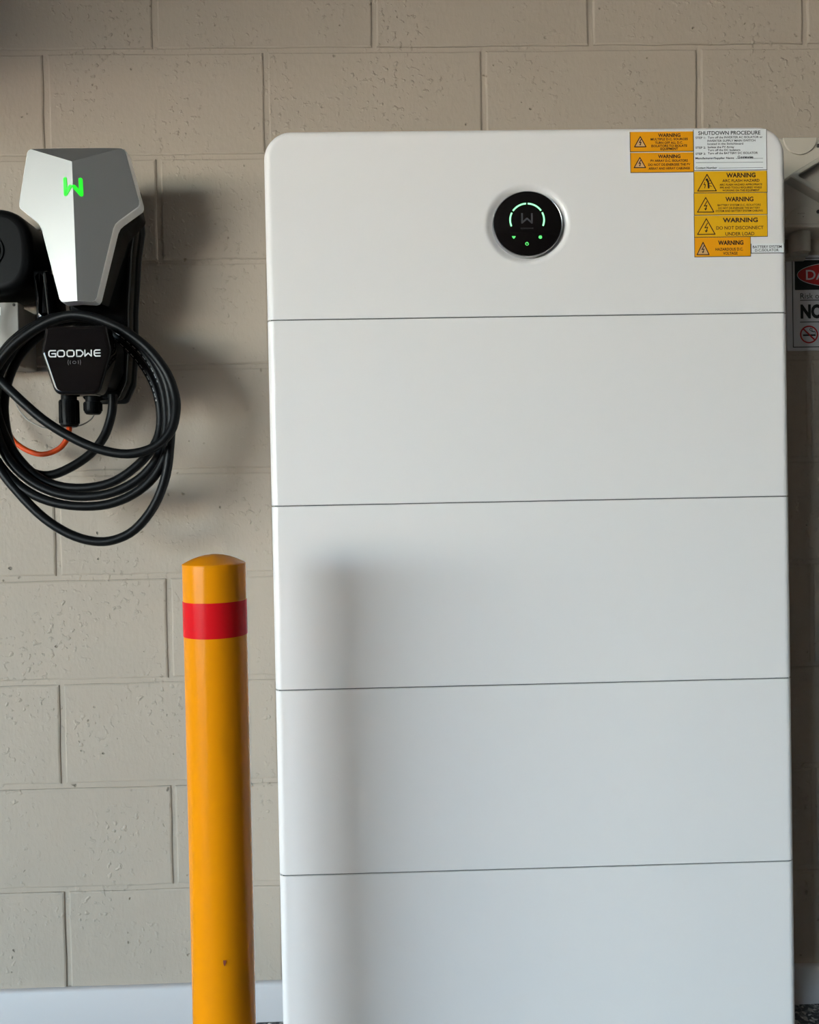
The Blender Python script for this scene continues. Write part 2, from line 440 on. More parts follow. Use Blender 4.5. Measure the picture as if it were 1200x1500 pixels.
def tri_symbol(o, cx, top, bot, half, kind='bolt'):
    a, b, c = at(cx, top, YF), at(cx - half, bot, YF), at(cx + half, bot, YF)
    pts = [(a.x, a.z), (b.x, b.z), (c.x, b.z)]
    mk2('warning_triangle', join(flat([pts], YF, .0002)), M['tri_pale'] if half < 10 else o.data.materials[0], o)
    h_ = a.z - b.z; g = .0011
    V_, F_ = stroke(pts, .0014, YF, .0004, closed=True)
    mx, mz = a.x, b.z + h_ * .42
    if kind == 'bolt':
        s = h_ * .30
        V_, F_ = join((V_, F_), stroke([(mx + s * .25, mz + s), (mx - s * .35, mz - s * .02), (mx + s * .25, mz + s * .12), (mx - s * .05, mz - s * .75)], .0013, YF, .0004),
                      flat([[(mx - s * .4, mz - s * .55), (mx + s * .3, mz - s * .55), (mx - s * .1, mz - s * 1.05)]], YF, .0005))
    else:
        s = h_ * .30
        V_, F_ = join((V_, F_), stroke([(mx + s * .05, mz + s * .75), (mx + s * .25, mz + s * .2), (mx + s * .3, mz - s * .75)], .0028, YF, .0004),
                      flat([circle(mx - s * .05, mz + s * .85, s * .26, s * .26, 12)], YF, .0005),
                      stroke([(mx - s * .5, mz + s * .3), (mx - s * .65, mz - s * .15), (mx - s * .35, mz - s * .1), (mx - s * .5, mz - s * .8)], .0011, YF, .0004),
                      stroke([(mx + s * .2, mz + s * .5), (mx + s * .75, mz + s * .75)], .0009, YF, .0004), stroke([(mx + s * .25, mz + s * .1), (mx + s * .85, mz + s * .15)], .0009, YF, .0004),
                      stroke([(mx + s * .3, mz - s * .3), (mx + s * .95, mz - s * .5)], .0009, YF, .0004))
    mk2('warning_symbol', (V_, F_), M['ink'], o)
def lettering(o, *lines, m='ink'): mk2('lettering', join(*lines), M[m], o)

s = sticker('warning_label', (923.3, 193.0, 1015.5, 222.0), M['lab_orange'], 'orange warning sticker about multiple DC sources')
lettering(s, line('WARNING', 980.5, 198, 33, 5.2, .02), line('MULTIPLE D.C. SOURCES', 980.5, 203.8, 55, 3.4, .01), line('TURN OFF ALL D.C.', 980, 209, 41, 3.4, .01), line('ISOLATORS TO ISOLATE', 980.5, 213.6, 53, 3.4, .01), line('EQUIPMENT', 980.5, 218, 26, 3.4, .01))
tri_symbol(s, 938, 200.3, 215.3, 8.4)
s = sticker('warning_label', (924.0, 223.6, 1016.0, 252.4), M['lab_orange'], 'orange warning sticker about PV array DC isolators')
lettering(s, line('WARNING', 980.5, 229, 33, 5.2, .02), line('PV ARRAY D.C. ISOLATORS', 980.5, 235.3, 55, 3.4, .012), line('DO NOT DE-ENERGISE THE PV', 980.5, 241, 62, 3.4, .012), line('ARRAY AND ARRAY CABLINGS', 980.5, 246.6, 61, 3.4, .012))
tri_symbol(s, 937.4, 231, 245.8, 8.4)
s = sticker('instruction_label', (1016.4, 189.6, 1123.0, 249.4), M['lab_white'], 'white shutdown procedure sticker with handwriting')
lettering(s, line('SHUTDOWN PROCEDURE', 1068.5, 194.6, 92, 5.6, .006),
          *[line(t_, x_, y_, w_, 3.1, .004, 'LEFT') for t_, x_, y_, w_ in (
              ('STEP 1:', 1019, 202, 15), ('Turn off the INVERTER AC ISOLATOR or', 1037, 201.4, 81), ('INVERTER SUPPLY MAIN SWITCH', 1036.4, 206.4, 71), ('located in the Switchboard', 1036.4, 210.8, 53),
              ('STEP 2:', 1019, 216.4, 15), ('Isolate the PV Array', 1037, 215.6, 39), ('Turn off the DC Isolators', 1037, 220, 48), ('STEP 3:', 1019, 225.4, 15), ('Turn off the BATTERY DC ISOLATOR', 1037, 224.6, 74),
              ('Manufacturer/Supplier Name', 1019, 231.9, 57), ('Contact Number', 1019, 246, 32))], m='ink_black')
def rule(x0, x1, y0): 
    a, b = at(x0, y0, YF), at(x1, y0, YF); return stroke([(a.x, a.z), (b.x, a.z)], .0005, YF, .0003, False)
mk2('ruled_line', join(rule(1078, 1118, 232.4), rule(1019.5, 1118, 238.6), rule(1053, 1118, 246.3)), M['ink_black'], s)
def hw(pts): return [(at(x_, y_, YF).x, at(x_, y_, YF).z) for x_, y_ in pts]
hand = [stroke(hw([(1084, 229), (1082, 228.4), (1080.6, 230.2), (1082, 232), (1084, 231.4), (1083.8, 230.2), (1082.6, 230.3)]), .0007, YF, .0004)]
for k in range(7):
    x_ = 1086 + k * 2.7
    hand.append(stroke(hw([(x_, 229.9), (x_ - .7, 230.9), (x_ + .2, 231.7), (x_ + 1.0, 230.6), (x_ + .4, 229.8)] if k % 3 != 2 else [(x_ - .6, 229.2), (x_ - .3, 231.6), (x_ + .4, 230.2), (x_ + 1.0, 231.6), (x_ + 1.5, 229.4)]), .0008, YF, .0004))
mk2('handwriting', join(*hand), M['ink_black'], s)
s = sticker('warning_label', (1016.8, 250.8, 1123.5, 282.2), M['lab_yellow'], 'yellow arc flash hazard warning sticker')
lettering(s, line('WARNING', 1085.5, 256.5, 43.5, 6.6, .02), line('ARC FLASH HAZARD', 1085.5, 264.4, 55, 4.2, .004), line('ARC FLASH HAZARD APPROPRIATE', 1085.5, 270.3, 63, 2.8, .008), line('PPE AND TOOLS REQUIRED WHILE', 1085.5, 274.6, 62, 2.8, .008), line('WORKING ON THIS EQUIPMENT', 1085.5, 278.8, 55, 2.8, .008))
tri_symbol(s, 1035.8, 255.5, 280, 13.6, 'arc')
s = sticker('warning_label', (1017.0, 283.0, 1123.6, 314.6), M['lab_yellow'], 'yellow battery system DC isolators warning sticker')
lettering(s, line('WARNING', 1083.3, 291.6, 41.5, 6.6, .02), line('BATTERY SYSTEM D.C. ISOLATORS', 1083, 300.2, 64, 2.9, .004), line('DO NOT DE-ENERGISE THE BATTERY', 1083, 304.6, 62, 2.9, .004), line('SYSTEM AND BATTERY SYSTEM CABLING', 1083, 308.8, 70, 2.9, .004))
tri_symbol(s, 1033.8, 289.5, 311, 12)
s = sticker('warning_label', (1017.3, 315.6, 1124.0, 346.9), M['lab_yellow'], 'yellow do not disconnect under load sticker')
lettering(s, line('WARNING', 1084.6, 322.2, 52, 6.6, .02), line('DO NOT DISCONNECT', 1084, 333.5, 70, 5.0, .0), line('UNDER LOAD', 1084, 342.3, 43, 5.0, .0))
tri_symbol(s, 1034.8, 320.5, 343.5, 12.8)
s = sticker('warning_label', (1017.8, 347.8, 1099.4, 375.8), M['lab_orange'], 'orange hazardous DC voltage warning sticker')
lettering(s, line('WARNING', 1070.6, 355.4, 37.5, 6.4, .022), line('HAZARDOUS D.C.', 1068.5, 365, 41, 4.2, .004), line('VOLTAGE', 1070, 371, 21.5, 4.2, .006))
tri_symbol(s, 1030, 355.2, 373.2, 8.8)
s = sticker('isolator_label', (1100.6, 356.8, 1148.4, 370.6), M['lab_white'], 'small white battery isolator sticker')
lettering(s, line('BATTERY SYSTEM', 1124.0, 361.4, 43, 4.0, .0), line('D.C.ISOLATOR', 1123.5, 366.4, 35, 3.9, .0), m='ink_black')

# ---- battery modules
def module(zb, zt):
    x0, x1 = CX0, CX1
    def ring(z, i):
        out = [(x0 + i, CYB - i, z), (x0 + i, CY + BV, z)]
        for k in range(1, 9):
            a = math.pi + math.pi / 2 * k / 8; out.append((x0 + BV + (BV - i) * math.cos(a), CY + BV + (BV - i) * math.sin(a), z))
        out += [(x0 + BV + .0015, CY + i, z), (x1 - BV - .0015, CY + i, z)]
        for k in range(9):
            a = 1.5 * math.pi + math.pi / 2 * k / 8; out.append((x1 - BV + (BV - i) * math.cos(a), CY + BV + (BV - i) * math.sin(a), z))
        out += [(x1 - i, CYB - i, z)]
        return out
    return loft([ring(zb, .0008), ring(zb + .0008, 0), ring(zt - .0008, 0), ring(zt, .0008)])
names = ['white battery module directly below the display unit, smooth front', 'white battery module with the post\'s shadow starting across its middle, second below the display unit',
         'white battery module third below the display unit, second from the floor', 'lowest white battery module of the stack, cut off by the bottom of the picture']
for k in range(4):
    zt, zb = SEAMS[k] - GAP / 2, SEAMS[k + 1] + GAP / 2
    t = empty('battery_module', ((CX0 + CX1) / 2, -0.13, zb), names[k], 'battery', 'stacked battery modules')
    mesh('housing', *module(zb, zt), M['cab'], t, smooth=32)
    mesh('joint_gasket', *box(CX0 + .006, CX1 - .006, CY + .0025, CYB - .006, zt - .0002, zt + GAP + .0004), M['seam'], t)
    if k == 3:
        mesh('plinth', *box(CX0 + .02, CX1 - .02, CY + .02, CYB - .01, 0.0, zb), M['seam'], t)

# ------------------------------------------------------------------ bollard
_l, _r = at(268.6, 860, -.458), at(360.2, 860, -.458)
BOLLARD = ((_l.x + _r.x) / 2, -.458, (_r.x - _l.x) / 2 * .998)
ZR, ZD = at(313, 830, -.497).z, .0120
ZB1, ZB0 = at(313, 884, -.497).z, at(313, 936.5, -.497).z
BX, BY, BR = BOLLARD
bol = empty('bollard', (BX, BY, 0), 'yellow steel bollard with a red reflective band and low domed cap', 'bollard')
mesh('post', *lathe([(BR, 0.0), (BR, ZR - .0006)], BX, BY, 64), M['yellow'], bol, smooth=40)
mesh('cap', *lathe([(BR * .98, ZR - .0011), (BR * 1.006, ZR - .0006), (BR * 1.006, ZR + .0010)] + [(BR * q, ZR + .0013 + ZD * (1 - q * q)) for q in (.99, .93, .82, .68, .5, .3, .1, .02)], BX, BY, 64), M['yellow'], bol, smooth=50)
mesh('reflective_band', *lathe([(BR + .0001, ZB0), (BR + .0005, ZB0 + .0002), (BR + .0005, ZB1 - .0002), (BR + .0001, ZB1)], BX, BY, 64), M['red_band'], bol, smooth=40)
p = at(329, 1411, BY - BR * .97)
mesh('paint_chip', *flat([[(p.x - .0016, p.z + .004), (p.x + .0022, p.z + .0036), (p.x + .0016, p.z), (p.x, p.z - .004), (p.x - .0012, p.z - .001)]], BY - math.sqrt(BR ** 2 - (p.x - BX) ** 2) , .0006), M['chip'], bol)
mesh('base_flange', *lathe([(.085, 0), (.085, .008), (.083, .010), (BR, .010)], BX, BY, 48), M['yellow'], bol, smooth=40)

# ------------------------------------------------------------------ car charger
XC = -0.0868
chg = empty('car_charger', (XC, 0.0, 1.14), 'black and silver wall charger with a glowing green emblem', 'charger')
def sym(half): return [(XC - x, z) for x, z in half] + [(XC + x, z) for x, z in reversed(half)]
# bottom-left -> up the left side, mirrored
def tapered(half, ys, bev, rad=.012):
    """loft of one outline, scaled about the charger's axis at each depth, last edge rounded"""
    base = rounded(sym(half), rad); rings = []
    for y, k in ys: rings.append([(XC + (x - XC) * k, y, 1.34 + (z - 1.34) * (1 - (1 - k) * .35)) for x, z in base])
    y0, k0 = ys[-1]
    for q in range(1, 5):
        t = math.pi / 2 * q / 4
        rings.append([(x, y0 - bev * math.sin(t), z) for x, z in inset(base, bev * (1 - math.cos(t)))])
    rings.append([(x, y0 - bev, z) for x, z in inset(base, bev + .0004)])
    return loft(rings)
BODY = [(.030, 1.1435), (.045, 1.175), (.050, 1.225), (.052, 1.300), (.060, 1.400), (.068, 1.450), (.062, 1.528)]
mesh('back_plate', *tapered(BODY, [(0, .84), (-.022, .86)], .002), M['grey_plate'], chg, smooth=35)
mesh('body', *tapered(BODY, [(-.020, .88), (-.045, .95), (-.072, 1.0)], .006), M['gloss_black'], chg, smooth=35)
mesh('head_shell', *slab(rounded(sym([(.028, 1.294), (.056, 1.413), (.064, 1.428), (.084, 1.450), (.066, 1.534)]), .008), -.074, -.150, .008, 3), M['gloss_black'], chg, smooth=35)
hk = [at(x, y, -.095) for x, y in ((47, 395), (53, 470), (78, 470), (70, 395))]
mesh('cable_hook', *slab(rounded([(p.x, p.z) for p in hk], .006), -.030, -.100, .012, 4), M['gloss_black'], chg, smooth=35)
# left cheek: a glossy chamfer between the head and the lower panel
mesh('cable_spool', *slab(rounded(sym([(.026, 1.160), (.040, 1.19), (.042, 1.228), (.036, 1.244)]), .008), -.070, -.168, .002), M['satin_black'], chg, smooth=35)
PZ = [(.0350, 1.1400), (.0565, 1.209), (.0480, 1.2505)]
panel_poly = rounded(sym(PZ), [.016, .03, .007, .007, .03, .016])
fp = mesh('front_panel', *slab(panel_poly, -.158, -.188, .0060), M['panel_black'], chg, smooth=35)
# silver face plate: two facets meeting on a vertical ridge, a dark top facet, skirt all round
R1 = Vector((XC + .001, -.1860, 1.5125)); R2 = Vector((XC + .002, -.1810, 1.2915))
def facet_y(x, z): return R2.y + (R1.y - R2.y) * (z - R2.z) / (R1.z - R2.z) + x * .300
OUT = [(x, z, facet_y(x, z)) for x, z in ((.0225, 1.2915), (.0270, 1.2935), (.0300, 1.2985), (.0575, 1.4110), (.0610, 1.4190), (.0665, 1.4250), (.0955, 1.4500), (.0970, 1.4540), (.0970, 1.4600), (.0795, 1.5360), (.0770, 1.5400), (.0720, 1.5415))]
left = [Vector((XC - x, y, z)) for x, z, y in OUT]; right = [Vector((XC + x, y, z)) for x, z, y in OUT]
TM = Vector((XC - .004, -.1420, 1.5520))
def bowed(a, b, n, amt):
    return [a.lerp(b, k / n) + Vector((0, 0, amt * 4 * (k / n) * (1 - k / n))) for k in range(1, n)]
topL = bowed(left[-1], TM, 4, .0008); topR = bowed(TM, right[-1], 4, .0008)
V = left + [R2, R1]; nL = len(left)
F = [tuple(range(nL)) + (nL + 1, nL)]
faceL = (V, F)
faceR = (right + [R2, R1], [tuple(range(nL)) + (nL + 1, nL)])
topv = [left[-1]] + topL + [TM] + topR + [right[-1], R1]
faceT = (topv, [tuple([len(topv) - 1] + list(range(len(topv) - 1)))])
def fan(vs, fs):                                    # facets as clean triangle fans
    out = []
    for f_ in fs:
        t = tessellate_polygon([[Vector((vs[i].x, vs[i].z, 0)) for i in f_]])
        out += [tuple(f_[j] for j in tr) for tr in t]
    return vs, out
plate = mesh('face_plate', *join(fan(*faceL), fan(*faceR), fan(*faceT)), M['silver'], chg)
loop = left + topL + [TM] + topR + list(reversed(right)) + [R2]
cen = Vector((XC, 0, 1.43))
back = [Vector((XC + (p.x - XC) * 1.012, p.y + .0230, p.z + (0.0008 if p.z > 1.5 else -.0012))) for p in loop]
mid = [Vector((XC + (p.x - XC) * 1.012, p.y + .0012, p.z + (0.0006 if p.z > 1.5 else -.0006))) for p in loop]
mk2('skirt', loft([loop, mid, back], False, False), M['silver_edge'], plate)
# glowing emblem lies on both facets
def on_facet(x, z):
    return facet_y(abs(x - XC), z)
def facet_stroke(pts, wd):
    Vv, Ff = stroke(pts, wd, 0, 0)
    return [(x, on_facet(x, z) - .0009, z) for x, y, z in Vv], Ff
def ept(zx, zy):                                   # emblem, measured in the photograph
    p = at(80 + zx / 20, 250 + zy / 20, -.181); return (p.x, p.z)
lx = [ept(310, 250), ept(320, 700), ept(480, 480)]
rx = [ept(770, 270), ept(790, 710), ept(590, 490)]
mk2('emblem', facet_stroke([(min(x, XC - .003), z) for x, z in lx], .0057), M['green_light'], plate)
mk2('emblem', facet_stroke([(max(x, XC + .003), z) for x, z in rx], .0057), M['green_light'], plate)
# maker's name in round-cornered strokes
YP = -.188
def ppt(zx, zy):
    p = at(40 + zx / 7.5, 460 + zy / 7.5, YP); return (p.x, p.z)
def glyph(ch, x0, x1, z0, z1):
    c = (z1 - z0) * .22; zm = (z0 + z1) / 2; w_ = x1 - x0
    if ch == 'G': return [[(x1, z1), (x0 + c, z1), (x0, z1 - c), (x0, z0 + c), (x0 + c, z0), (x1, z0), (x1, zm), (x0 + w_ * .45, zm)]]
    if ch == 'O': return [[(x0 + c, z1), (x1 - c, z1), (x1, z1 - c), (x1, z0 + c), (x1 - c, z0), (x0 + c, z0), (x0, z0 + c), (x0, z1 - c), (x0 + c, z1)]]
    if ch == 'D': return [[(x0, z0), (x0, z1), (x1 - c * 1.6, z1), (x1, z1 - c * 1.6), (x1, z0 + c * 1.6), (x1 - c * 1.6, z0), (x0, z0)]]
    if ch == 'W': return [[(x0, z1), (x0, z0 + .0002), ((x0 + x1) / 2, zm), (x1, z0 + .0002), (x1, z1)]]
    if ch == 'E': return [[(x1, z1), (x0 + c, z1), (x0, z1 - c), (x0, z0 + c), (x0 + c, z0), (x1, z0)], [(x0, zm), (x1, zm)]]
gl = []
zt_, zb_ = ppt(500, 400)[1], ppt(500, 466)[1]
for ch, a, b in (('G', 238, 312), ('O', 334, 408), ('O', 438, 514), ('D', 543, 612), ('W', 634, 704), ('E', 736, 800)):
    for pl in glyph(ch, ppt(a, 430)[0], ppt(b, 430)[0], zb_, zt_): gl.append(stroke(pl, .0020, YP, .0004))
mk2('lettering', join(*gl), M['white_print'], fp)
ic = ppt(518, 531)
mk2('reader_symbol', join(stroke(ring_pts(ic, .0027, .0020, 16), .0005, YP, .0004), *[stroke([(ic[0] + sx * .0062, ic[1] + .0028), (ic[0] + sx * .0068, ic[1]), (ic[0] + sx * .0062, ic[1] - .0028)], .0005, YP, .0004) for sx in (-1, 1)],
     *[stroke([(ic[0] + sx * .0094, ic[1] + .0040), (ic[0] + sx * .0102, ic[1]), (ic[0] + sx * .0094, ic[1] - .0040)], .0005, YP, .0004) for sx in (-1, 1)]), M['grey_print'], fp)
# cable glands under the charger
def gland(name, px, top, bot, rad, y, ribs):
    a = at(px, top, y); b = at(px, bot, y); cx = a.x; prof = []
    z0, z1 = b.z, a.z + .012
    prof_ = [(rad * .82, z1), (rad * .82, a.z - .002), (rad, a.z - .003), (rad, z0 + (a.z - z0) * .35), (rad * .93, z0 + .003), (rad * .75, z0)]
    o = mesh(name, *lathe(prof_, cx, y, 24), M['satin_black'], chg, smooth=35)
    rb = []
    for k in range(ribs):
        an = 2 * math.pi * k / ribs; c0, s0 = math.cos(an), math.sin(an)
        vx, fx = box(-.0009, .0009, rad * .9, rad * 1.05, z0 + .006, a.z - .005)
        rb.append(([(cx + x * s0 + yy * c0, y - x * c0 + yy * s0, z) for x, yy, z in vx], fx))
    mk2('grip_rib', join(*rb), M['satin_black'], o)
    return cx, z0
g1 = gland('cable_gland', 101.0, 584, 625.5, .0160, -.085, 12)
g2 = gland('cable_gland', 136.0, 587, 607, .0150, -.080, 12)

# ------------------------------------------------------------------ charging cable, hung in loops on the charger
def zc(zx, zy, y): return at(zx / 3.947, 440 + zy / 3.947, y)
turns = [
 (-.085, [(652, 545), (652, 600), (640, 680), (600, 790), (520, 890)]),
 (-.105, [(400, 970), (280, 1012), (170, 985), (80, 880), (35, 740), (25, 570), (70, 400), (160, 265), (285, 165), (430, 118), (560, 130), (680, 215), (800, 335), (885, 470), (925, 610), (925, 750)]),
 (-.119, [(875, 865), (770, 975), (640, 1055), (480, 1085), (330, 1070), (210, 1015), (100, 905), (20, 765), (-25, 600), (-10, 440), (70, 290), (190, 180), (330, 112), (470, 100), (620, 142), (750, 228), (868, 352), (938, 500), (962, 640)]),
 (-.133, [(955, 780), (905, 920), (805, 1032), (660, 1108), (500, 1135), (340, 1118), (190, 1052), (70, 945), (-10, 800), (-55, 620), (-45, 450), (20, 300), (130, 190), (270, 115), (400, 90), (540, 105), (690, 162), (830, 262), (935, 400), (985, 560)]),
 (-.146, [(992, 700), (962, 880), (890, 1020), (770, 1122), (620, 1180), (450, 1190), (280, 1160), (130, 1085), (0, 955), (-85, 780), (-90, 580), (-50, 420), (40, 280), (160, 180), (300, 108), (430, 92), (560, 112), (720, 186), (860, 300), (955, 450), (990, 620)]),
 (-.150, [(985, 800), (960, 1010), (890, 1190), (780, 1325), (660, 1385), (540, 1392), (400, 1350), (250, 1255), (110, 1115), (-5, 965), (-75, 780), (-85, 600), (-45, 430), (50, 290), (175, 185), (310, 112)]),
 (-.156, [(430, 84), (570, 108), (720, 176), (860, 282), (965, 420), (1012, 550)]),
 (-.172, [(1016, 650), (985, 760), (890, 850), (740, 888), (570, 860), (400, 785), (250, 690), (120, 578), (0, 462), (-90, 360)]),
 (-.120, [(-150, 220), (-160, 80), (-110, -10), (-100, -60)]),
]
flatp = [(y, a, b) for y, l in turns for a, b in l]
ys = [t[0] for t in flatp]
for _ in range(3): ys = [ys[0]] + [(ys[i - 1] + 2 * ys[i] + ys[i + 1]) / 4 for i in range(1, len(ys) - 1)] + [ys[-1]]
path = [zc(a, b, y) for (y0, a, b), y in zip(flatp, ys)]
cb = mesh('charging_cable', *tube(path, .0077, 12), M['rubber'], smooth=60, loc=path[0])
tag(cb, 'thick black charging cable hanging in loose loops from the wall charger', 'cable')
# printed marks along two strands on the right
dashes = []
def strand(i0, i1):
    P = path[i0:i1 + 1]; out = []
    for i in range(1, len(P) - 2):
        for k in range(12):
            t = k / 12; p0, p1, p2, p3 = P[i - 1], P[i], P[i + 1], P[i + 2]
            out.append(0.5 * ((2 * p1) + (p2 - p0) * t + (2 * p0 - 5 * p1 + 4 * p2 - p3) * t * t + (3 * p1 - p0 - 3 * p2 + p3) * t ** 3))
    return out
def find(a, b): return min(range(len(flatp)), key=lambda i: (flatp[i][1] - a) ** 2 + (flatp[i][2] - b) ** 2)
for a0, a1 in ((find(430, 118), find(925, 750)), (find(470, 100), find(962, 640))):
    Q = strand(a0, a1)
    for i in range(6, len(Q) - 2):
        if i % 3 == 2: continue
        p0, p1 = Q[i], Q[i].lerp(Q[i + 1], .85)
        tg = (p1 - p0).normalized(); toc = (CAM - p0).normalized(); sd_ = tg.cross(toc).normalized()
        n_ = (toc * .80 + sd_ * (.6 if sd_.dot(zc(490, 640, p0.y) - p0) > 0 else -.6)).normalized(); n_ = (n_ - tg * n_.dot(tg)).normalized(); b_ = tg.cross(n_) * .0007
        dashes.append(([p0 + n_ * .0079 + b_, p0 + n_ * .0079 - b_, p1 + n_ * .0079 - b_, p1 + n_ * .0079 + b_], [(0, 1, 2, 3)]))
V, F = join(*dashes)
pm = mesh('printed_marks', [v - path[0] for v in V], F, M['cable_print']); pm.parent = cb
pts = [(101.5, 618), (101, 632), (97, 645), (88, 656), (75, 663), (60, 665.5), (45, 662), (30, 654), (18, 643), (6, 622), (-6, 590), (-12, 560), (-13, 536)]
oc = [at(x, y, -.085 + .055 * (k / (len(pts) - 1)) ** 1.0) for k, (x, y) in enumerate(pts)]
tag(mesh('power_cable', *tube(oc, .0047, 10), M['orange_cable'], smooth=60, loc=oc[0]), 'orange power cable curving from the charger gland to the grey box', 'cable')
pts = [(138, 600), (137, 609), (130, 617), (118, 623), (100, 627.5), (80, 628.5), (62, 626), (45, 618), (33, 607), (25, 595), (18, 575), (14, 545), (12, 530)]
wc = [at(x, y, -.080 + .060 * (k / (len(pts) - 1))) for k, (x, y) in enumerate(pts)]
tag(mesh('thin_wire', *tube(wc, .0012, 8), M['wire'], smooth=60, loc=wc[0]), 'thin pale wire looping under the charger behind the cable', 'wire')

# ------------------------------------------------------------------ plug holster and junction box at the left edge
HX, HZ = -0.264, 1.3975
hol = empty('plug_holster', (HX, 0, HZ - .075), 'black round plug holster on the wall beside the charger, cut by the left edge', 'holster')
def squircle(cx, cz, rx, rz, n=56, p=2.7):
    out = []
    for k in range(n):
        a = 2 * math.pi * k / n; c, s_ = math.cos(a), math.sin(a)
        out.append((cx + rx * math.copysign(abs(c) ** (2 / p), c), cz + rz * math.copysign(abs(s_) ** (2 / p), s_)))
    return out
mesh('wall_flange', *slab(squircle(HX, HZ, .066, .066), 0, -.022, .003), M['grey_plate'], hol, smooth=35)
mesh('cup', *slab(squircle(HX, HZ, .0745, .0740), -.022, -.105, .016, 6), M['satin_black'], hol, smooth=35)
mesh('socket_ring', *loft([[(HX + r_ * math.cos(2 * math.pi * k / 40), y_, HZ + r_ * math.sin(2 * math.pi * k / 40)) for k in range(40)] for r_, y_ in ((.030, -.104), (.030, -.1065), (.029, -.1075), (.026, -.1075), (.025, -.1065), (.025, -.105))], False, True), M['satin_black'], hol, smooth=40)
jb = empty('junction_box', (-.285, 0, 1.20), 'light grey junction box behind the cable loops, lower left of the charger', 'junction box')
JX0, JX1, JZ0, JZ1 = -.345, -.2262, 1.205, 1.3165
def rrect(x0, x1, z0, z1, r_): return rounded([(x0, z0), (x0, z1), (x1, z1), (x1, z0)], r_)
mesh('base', *slab(rrect(JX0 + .003, JX1 - .003, JZ0 + .003, JZ1 - .003, .004), 0, -.047, .001), M['grey_plastic'], jb, smooth=35)
lid = mesh('lid', *slab(rrect(JX0, JX1, JZ0, JZ1, .003), -.052, -.076, .0015), M['grey_plastic'], jb, smooth=35)
mesh('gasket', *slab(rrect(JX0 + .005, JX1 - .005, JZ0 + .005, JZ1 - .005, .003), -.046, -.053, .0005), M['screw'], jb)
for px, py in ((20.5, 446.6), ):
    p = at(px, py, -.076); 
    for sx, sz in ((p.x, p.z), (JX0 + (JX1 - p.x), p.z)):
        mesh('screw', *lathe([(.0026, -.0755), (.0026, -.0765), (.0018, -.0772)], sx, sz, 14, axis='y'), M['screw'], jb, smooth=40)
p = at(0, 455, -.076)
mesh('label_tag', *box(p.x - .045, p.x + .0012, -.0764, -.0758, p.z - .008, p.z + .006), M['lab_white'], jb)

# ------------------------------------------------------------------ isolator switch and danger sign right of the cabinet
a = at(1136, 201, -.062); b = at(1312, 332, -.062)
iso = empty('isolator_switch', ((a.x + b.x) / 2, 0, b.z), 'beige wall isolator switch half hidden by the right edge of the white stack', 'switch')
IX0, IX1, IZ1, IZ0 = a.x, b.x, at(1180, 201, -.062).z, at(1180, 332, -.062).z
mesh('enclosure', *slab(rrect(IX0, IX1, IZ0, IZ1, .008), 0, -.062, .004), M['beige_plastic'], iso, smooth=35)
def half_disc(cx, cz, r_, up):
    a0, a1 = (0, math.pi) if up else (math.pi, 2 * math.pi)
    return [(cx + r_ * math.cos(a0 + (a1 - a0) * k / 24), cz + r_ * math.sin(a0 + (a1 - a0) * k / 24)) for k in range(25)]
for px, in ((1173, ), (1276, )):
    c = at(px, 201, -.066); mesh('entry_boss', *slab(half_disc(c.x, IZ1 - .0015, .0300, False), -.060, -.0655, .0012), M['beige_plastic'], iso, smooth=35)
    c = at(px + 3, 326, -.066); mesh('entry_boss', *slab(half_disc(c.x, IZ0 + .0045, .0300, True), -.060, -.0655, .0012), M['beige_plastic'], iso, smooth=35)
    c = at(px + 26, 213.5, -.0625); d = at(px + 26, 310, -.0625)
    for q in (c, d):
        mesh('screw', *lathe([(.0034, -.0615), (.0034, -.0632), (.0022, -.0640)], q.x, q.z, 16, axis='y'), M['screw'], iso, smooth=40)
mesh('drip_ledge', *slab(rrect(IX0 - .003, IX1 + .003, IZ0 - .003, IZ0 + .0045, .0015), 0, -.068, .0015), M['beige_plastic'], iso, smooth=35)
# the diamond-shaped hood round the switch handle
def diamond(c, hw_, hh): return [(c[0] - hw_, c[1]), (c[0], c[1] + hh), (c[0] + hw_, c[1]), (c[0], c[1] - hh)]
ap = at(1155.5, 257, -.088); cc = (ap.x + .086, ap.z)
o_, i_ = rounded(diamond(cc, .086, .050), .004), rounded(diamond(cc, .070, .0405), .003)
mesh('hood', *loft([[(x, y_, z) for x, z in pl] for pl, y_ in ((o_, -.060), (o_, -.088), (inset(o_, .0015), -.0895), (inset(i_, -.0015), -.0895), (i_, -.088), (i_, -.064))], False, False), M['beige_plastic'], iso, smooth=35)
mesh('handle', *slab(rounded([(cc[0] - .012, cc[1] - .030), (cc[0] - .012, cc[1] + .030), (cc[0] + .012, cc[1] + .030), (cc[0] + .012, cc[1] - .030)], .006), -.060, -.084, .003), M['grey_plate'], iso, smooth=35)
p = at(1174, 312.5, -.0655); q = at(1177, 317.5, -.0655)
mesh('lettering', *join(text('ISOLATOR', p.x, p.z, -.0655, width=.0125, height=.0016), text('B', q.x, q.z, -.0655, width=.0022, height=.0018)), M['ink'], iso)
c0 = at(1171, 337, -.034); c1 = at(1171, 371, -.034)
mesh('conduit_adaptor', *lathe([(.0170, c1.z), (.0185, c1.z + .003), (.0185, c0.z - .006), (.0165, c0.z - .002), (.0165, IZ0)], c0.x, -.034, 28), M['beige_plastic'], iso, smooth=35)
mesh('conduit_saddle', *join(box(c0.x - .024, c0.x + .022, -.012, 0, c1.z - .006, c1.z + .012), box(c0.x - .0165, c0.x + .0165, -.034, -.01, c1.z - .005, c1.z + .004)), M['beige_plastic'], iso)

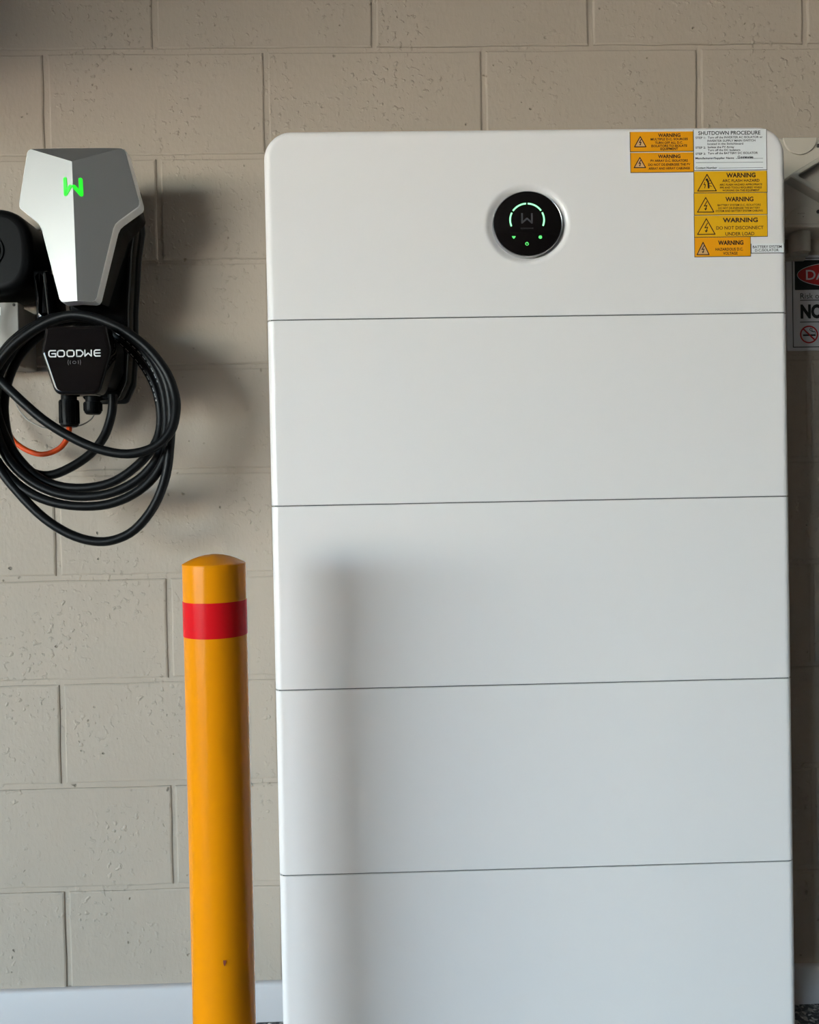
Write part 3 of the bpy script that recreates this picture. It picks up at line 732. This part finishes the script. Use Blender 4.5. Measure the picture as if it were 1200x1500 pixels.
sx0, sz1 = 1.1575, at(1170, 373.5, -.004).z; sz0 = at(1170, 513.5, -.004).z; sx1 = sx0 + .1840
sg = empty('danger_sign', ((sx0 + sx1) / 2, 0, sz0), 'white danger sign with red oval and no smoking symbol on the wall', 'sign')
YS = -.003
mesh('board', *slab(rrect(sx0, sx1, sz0, sz1, .003), 0, YS, .0005), M['sign_white'], sg)
def spt(px, py): q_ = at(px, py, YS); return (q_.x, q_.z)
bl = spt(1160.6, 378.6); bb = spt(1160.6, 508.6)
mir = sx0 + sx1
mesh('border', *stroke([(bl[0], bl[1]), (mir - bl[0], bl[1]), (mir - bl[0], bb[1]), (bl[0], bb[1])], .0015, YS, .0003, True, True), M['sign_black'], sg)
k0 = spt(1164, 381.5); k1 = spt(1164, 425)
mesh('header_panel', *flat([rrect(k0[0], mir - k0[0], k1[1], k0[1], .0015)], YS, .0003), M['sign_black'], sg)
ol = spt(1168, 403)
ocx = mir / 2; orx = ocx - ol[0]; orz = .0220
ov = mesh('oval', *flat([circle(ocx, ol[1], orx, orz, 56)], YS, .0006), M['sign_red'], sg)
mk2('oval_rim', stroke([(ocx + orx * math.cos(2 * math.pi * k / 56), ol[1] + orz * math.sin(2 * math.pi * k / 56)) for k in range(56)], .0011, YS, .0007, True, True), M['sign_white'], ov)
dl = spt(1180.5, 402.5)
mk2('lettering', text('DANGER', dl[0], dl[1], YS, width=2 * (ocx - dl[0]), height=.0190, bold=.012, align='LEFT', th=.0009), M['sign_white'], ov)
r_ = spt(1172.5, 433.5); n_ = spt(1172.8, 456); l1 = spt(1172, 440); l2 = spt(1172, 472)
mesh('lettering', *join(text('Risk of', r_[0], r_[1], YS, size=.0150, width=.0400, align='LEFT'), text('NO', n_[0], n_[1], YS, width=.0420, height=.0245, bold=.05, align='LEFT'),
     stroke([l1, (mir - l1[0], l1[1])], .0014, YS, .0004, False), stroke([l2, (mir - l2[0], l2[1])], .0014, YS, .0004, False)), M['sign_black'], sg)
c = spt(1185.2, 490)
nsm = mesh('no_smoking_symbol', *join(stroke([(c[0] + .0158 * math.cos(2 * math.pi * k / 36), c[1] + .0152 * math.sin(2 * math.pi * k / 36)) for k in range(36)], .0026, YS, .0005, True, True),
     stroke([(c[0] - .0108, c[1] + .0105), (c[0] + .0108, c[1] - .0105)], .0028, YS, .0007, False)), M['sign_red'], sg)
mk2('cigarette', join(flat([[(c[0] - .0112, c[1] - .0028), (c[0] + .0125, c[1] - .0028), (c[0] + .0125, c[1] + .0002), (c[0] - .0112, c[1] + .0002)]], YS, .0004),
     stroke([(c[0] + .0118, c[1] + .0015), (c[0] + .0112, c[1] + .0055), (c[0] + .0060, c[1] + .0052), (c[0] + .0012, c[1] + .0085), (c[0] + .0030, c[1] + .0120), (c[0] + .0062, c[1] + .0105), (c[0] + .0055, c[1] + .0075), (c[0] + .0090, c[1] + .0040)], .0011, YS, .0004)), M['sign_black'], nsm)
